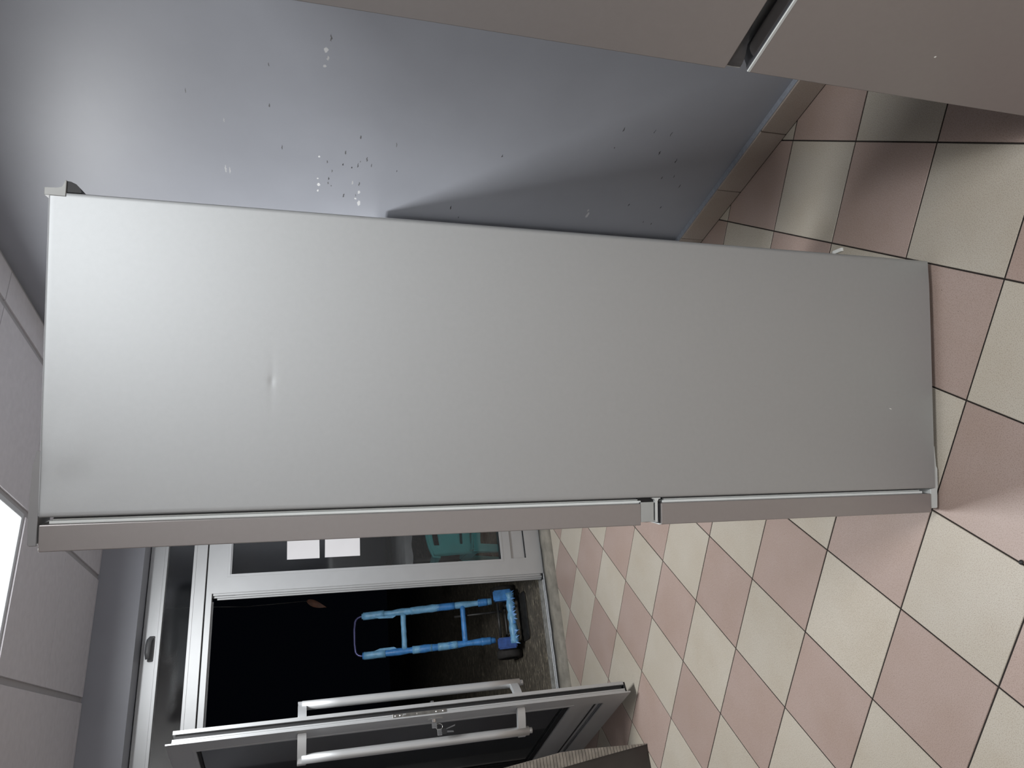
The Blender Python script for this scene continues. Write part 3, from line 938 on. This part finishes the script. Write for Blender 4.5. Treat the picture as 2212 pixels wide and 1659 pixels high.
loop = [fr(-.135, 1.08)] + [fr(-.135 + .04 - .04 * math.cos(a), 1.11 + .05 * math.sin(a)) for a in (0.2, .6, 1.0, 1.4)] + \
       [fr(-.05, 1.165), fr(.05, 1.165)] + [fr(.135 - .04 + .04 * math.cos(a), 1.11 + .05 * math.sin(a)) for a in (1.4, 1.0, .6, .2)] + [fr(.135, 1.08)]
tube('loop_handle', loop, .0085, 'handle_steel', ht, 10)
for s, mt in ((.815, 'pale_blue_tape'), (.385, 'blue_tape')):
    tube('crossbar', [fr(-.125 + .25 * k / 8, s, .004) for k in range(9)], .019, mt, ht, 12, .15)
tube('axle', [(-.24, .17, .092), (.24, .17, .092)], .011, 'truck_steel', ht)
tube('spine', [fr(.06, .10, -.02), fr(.06, .45, -.02)], .008, 'truck_steel', ht)
tube('brace', [fr(-.10, .06, -.02), (-.10, .16, .10)], .010, 'truck_steel', ht)
tube('brace', [fr(.10, .06, -.02), (.10, .16, .10)], .010, 'truck_steel', ht)
tube('crossbar', [fr(-.12, .13, -.01), fr(.12, .13, -.01)], .010, 'truck_steel', ht)
# taped lower bar with a torn fringe and end blocks
n = 16
bar = tube('lower_bar', [fr(-.175 + .35 * k / n, .035 , .02) for k in range(n + 1)], [.030 + .004 * math.sin(k * 1.7) for k in range(n + 1)], 'pale_blue_tape', ht, 12, .2)
bm = bmesh.new()
for k in range(26):
    x = -.17 + .34 * k / 25
    a = Vector(fr(x, .03, .048)); L = random.uniform(.012, .035)
    b_ = a + Vector((random.uniform(-.02, .02), random.uniform(-.02, .01), -L))
    w_ = random.uniform(.005, .010)
    v = [bm.verts.new(p) for p in (a + Vector((-w_, 0, 0)), a + Vector((w_, 0, 0)), b_, a + Vector((-w_, .003, 0)), a + Vector((w_, .003, 0)), b_ + Vector((0, .003, 0)))]
    for f in ((0, 1, 2), (5, 4, 3), (0, 3, 4, 1), (1, 4, 5, 2), (2, 5, 3, 0)): bm.faces.new([v[q_] for q_ in f])
tag(fin('tape_fringe', bm, 'blue_tape', bar), kind='stuff')
for sx in (-1, 1):
    bk = bmesh.new()
    v = []
    for s in (.02, .155):
        for x in (sx * .128, sx * .205):
            for of in (-.03, .035): v.append(bk.verts.new(fr(x, s, of)))
    for f in ((0, 1, 3, 2), (4, 6, 7, 5), (0, 4, 5, 1), (2, 3, 7, 6), (0, 2, 6, 4), (1, 5, 7, 3)): bk.faces.new([v[q_] for q_ in f])
    bmesh.ops.bevel(bk, geom=list(bk.edges), offset=.008, segments=2, affect='EDGES')
    fin('wheel_guard', bk, 'blue_tape' if sx > 0 else 'navy_tape', ht)
    wh = empty('wheel'); wh.parent = ht; wh.location = (sx * .225, .17, .0925)
    bm = bmesh.new()
    prof = [(-.028, .060), (-.030, .078), (-.024, .089), (-.010, .0922), (.010, .0922), (.024, .089), (.030, .078), (.028, .060)]
    rows = [[bm.verts.new((p[0], p[1] * math.cos(a), p[1] * math.sin(a))) for p in prof] for a in [2 * PI * k / 32 for k in range(32)]]
    for k in range(32):
        a, b_ = rows[k], rows[(k + 1) % 32]
        for q_ in range(len(prof)): bm.faces.new([a[q_], a[(q_ + 1) % len(prof)], b_[(q_ + 1) % len(prof)], b_[q_]])
    fin('tyre', bm, 'tyre', wh, True)
    bm = bmesh.new()
    prof = [(-.020, .014), (-.016, .061), (.016, .061), (.020, .014)]
    rows = [[bm.verts.new((p[0], p[1] * math.cos(a), p[1] * math.sin(a))) for p in prof] for a in [2 * PI * k / 24 for k in range(24)]]
    for k in range(24):
        a, b_ = rows[k], rows[(k + 1) % 24]
        for q_ in range(len(prof)): bm.faces.new([a[q_], a[(q_ + 1) % len(prof)], b_[(q_ + 1) % len(prof)], b_[q_]])
    fin('hub', bm, 'truck_steel', wh, True)

# teal plastic armchair, its back to the door glass
ch = empty('plastic_armchair', (.985, 3.11, 0), math.radians(-3))
tag(ch, 'teal plastic armchair outside behind the closed door glass', 'chair')
bm = bmesh.new()
NX, NZ = 24, 20
hw = .245
def backp(i, j, dy=0.0):
    u = -1 + 2 * i / NX; t = j / NZ
    top = .765 - .05 * u * u - .02 * abs(u) ** 6
    z = .365 + (top - .365) * t
    y = -.235 - .055 * t + .10 * u * u + dy
    return (u * (hw + .02 * t), y, z)
V = [[bm.verts.new(backp(i, j)) for j in range(NZ + 1)] for i in range(NX + 1)]
for i in range(NX):
    for j in range(NZ):
        slot = (j in (3, 7)) and (3 <= i <= 20) and not (11 <= i <= 12)
        oval = (j in (16, 17)) and 3 <= i <= 20 and not (8 <= i <= 9) and not (14 <= i <= 15)
        if slot or oval: continue
        bm.faces.new([V[i][j], V[i + 1][j], V[i + 1][j + 1], V[i][j + 1]])
bk = fin('backrest', bm, 'teal', ch, True)
md = bk.modifiers.new('thickness', 'SOLIDIFY'); md.thickness = .008; md.offset = 0
rim = [backp(i, NZ) for i in range(NX + 1)]
tube('back_rim', rim, .010, 'teal', bk, 8)
bm = bmesh.new()
V = [[bm.verts.new(((-1 + 2 * i / 12) * (.235 - .01 * j / 12), -.22 + .45 * j / 12, .42 + .012 * ((-1 + 2 * i / 12) ** 2) + (.01 * math.sin(j / 12 * PI)) - (.03 if j == 12 else 0))) for j in range(13)] for i in range(13)]
for i in range(12):
    for j in range(12): bm.faces.new([V[i][j], V[i + 1][j], V[i + 1][j + 1], V[i][j + 1]])
st = fin('seat', bm, 'teal', ch, True)
md = st.modifiers.new('thickness', 'SOLIDIFY'); md.thickness = .008; md.offset = 0
boxes('seat_apron', [((-.232, -.215, .36), (-.224, .21, .425)), ((.224, -.215, .36), (.232, .21, .425)), ((-.224, .200, .36), (.224, .21, .40)), ((-.224, -.215, .37), (.224, -.207, .42))], 'teal', st)
for sx in (-1, 1):
    # arm sweeping from the back to the front leg
    def armp(t):
        if t < .8:
            k = t / .8
            y = -.215 + .435 * k; z = .705 - .045 * k; x = sx * (.250 + .045 * k)
            return [(x - sx * .022, y, z - .004), (x, y, z + .004), (x + sx * .018, y, z), (x + sx * .024, y, z - .012 - .040 * (1 - k))]
        k = (t - .8) / .2
        y = .22 + .02 * math.sin(k * PI / 2); z = .660 - .235 * k; x = sx * (.295 - .040 * k)
        return [(x - sx * .022, y - .004, z), (x, y + .004, z), (x + sx * .018, y, z), (x + sx * .024, y - .014, z - .008 * (1 - k))]
    sheet('armrest', None, armp, [k / 24 for k in range(25)], 'teal', ch, .008)
    for sy, yt, yb_ in ((-1, -.205, -.245), (1, .205, .235)):
        bm = bmesh.new()
        rows = []
        for k in range(7):
            t = k / 6
            x = sx * (.243 + .025 * t); y = yt + (yb_ - yt) * t; z = .42 * (1 - t)
            wl = .052 - .018 * t
            rows.append([bm.verts.new(p) for p in ((x - sx * wl, y, z), (x, y, z), (x, y - sy * wl, z))])
        for a, b_ in zip(rows, rows[1:]):
            for q_ in range(2): bm.faces.new([a[q_], a[q_ + 1], b_[q_ + 1], b_[q_]])
        lg = fin('leg', bm, 'teal', ch, False)
        md = lg.modifiers.new('thickness', 'SOLIDIFY'); md.thickness = .007; md.offset = 0

# covered table beyond the chair
tb = empty('covered_table', (1.34, 4.42, 0))
tag(tb, 'outdoor table with a grey plastic cover beyond the teal chair', 'table')
box('tabletop', (-.46, -.42, .715), (.46, .42, .740), 'truck_steel', tb, .004)
for sx in (-1, 1):
    for sy in (-1, 1):
        tube('leg', [(sx * .40, sy * .36, 0), (sx * .40, sy * .36, .716)], .02, 'truck_steel', tb)
bm = bmesh.new()
N = 160
ringA, ringB, ringC = [], [], []
for k in range(N):
    a = 2 * PI * k / N
    c_, s_ = math.cos(a), math.sin(a)
    sc_ = 1 / max(abs(c_), abs(s_))
    x, y = c_ * sc_ * .468, s_ * sc_ * .428
    wv = .006 * math.sin(k * 1.3) + .004 * math.sin(k * .47)
    ringA.append(bm.verts.new((x, y, .744)))
    ringB.append(bm.verts.new((x * 1.012, y * 1.012, .738)))
    ringC.append(bm.verts.new((x * (1.03 + wv), y * (1.03 + wv), .682 + .005 * math.sin(k * .9))))
bm.faces.new(ringA)
for P_, Q_ in ((ringA, ringB), (ringB, ringC)):
    for k in range(N): bm.faces.new([P_[k], Q_[k], Q_[(k + 1) % N], P_[(k + 1) % N]])
fin('table_cover', bm, 'cloth', tb, True)

# dry leaf on a hanging twig
lf = empty('hanging_twig', (.54, 3.30, 2.9))
tag(lf, 'dry orange leaf on a thin hanging twig in the dark outside', 'twig')
tube('twig', [(0, 0, 0), (.02, .01, -.5), (-.01, .0, -1.0), (.0, 0, -1.385)], .0025, 'truck_steel', lf, 6)
bm = bmesh.new()
N = 10
L_ = []
for k in range(N + 1):
    t = k / N
    wv = .022 * math.sin(PI * t ** .7) + .001
    L_.append([bm.verts.new((-.05 * t - wv, .01 * math.sin(t * 4), -1.38 - .13 * t)), bm.verts.new((-.05 * t, .012, -1.38 - .135 * t)), bm.verts.new((-.05 * t + wv, .0, -1.38 - .13 * t))])
for a, b_ in zip(L_, L_[1:]):
    for q_ in range(2): bm.faces.new([a[q_], a[q_ + 1], b_[q_ + 1], b_[q_]])
fo = fin('leaf', bm, 'leaf', lf, True)
md = fo.modifiers.new('thickness', 'SOLIDIFY'); md.thickness = .0008

# canopy over the entrance, outside (carries the twig)
cn = box('canopy_outside', (-3.2, YW + .34, 2.90), (4.2, 4.3, 3.0), 'outer_wall')
tag(cn, 'flat concrete canopy above the entrance outside', 'canopy', kind='structure')

# ------------------------------------------------------------------ small things on the floor
sp = empty('plastic_scrap', (.807, -.437, 0.0), math.radians(72))
tag(sp, 'small white plastic sliver lying on the floor behind the middle refrigerator', 'scrap')
prism('sliver', [(-.022, .0002), (-.020, .007), (.012, .010), (.021, .006), (.022, .0002)], 'y', -.0055, .0055, 'white_plastic', sp, .0007)
pb = bmesh.new()
bmesh.ops.create_icosphere(pb, subdivisions=2, radius=.0055)
for v in pb.verts:
    v.co *= 1 + .35 * noise.noise(v.co * 150)
    v.co.z = max(v.co.z * .7, -.003)
    v.co += Vector((-.177, -.607, .003))
tag(fin('grit_crumb', pb, 'black', None, True), 'small black crumb on the floor tile joint near the viewer', 'crumb')
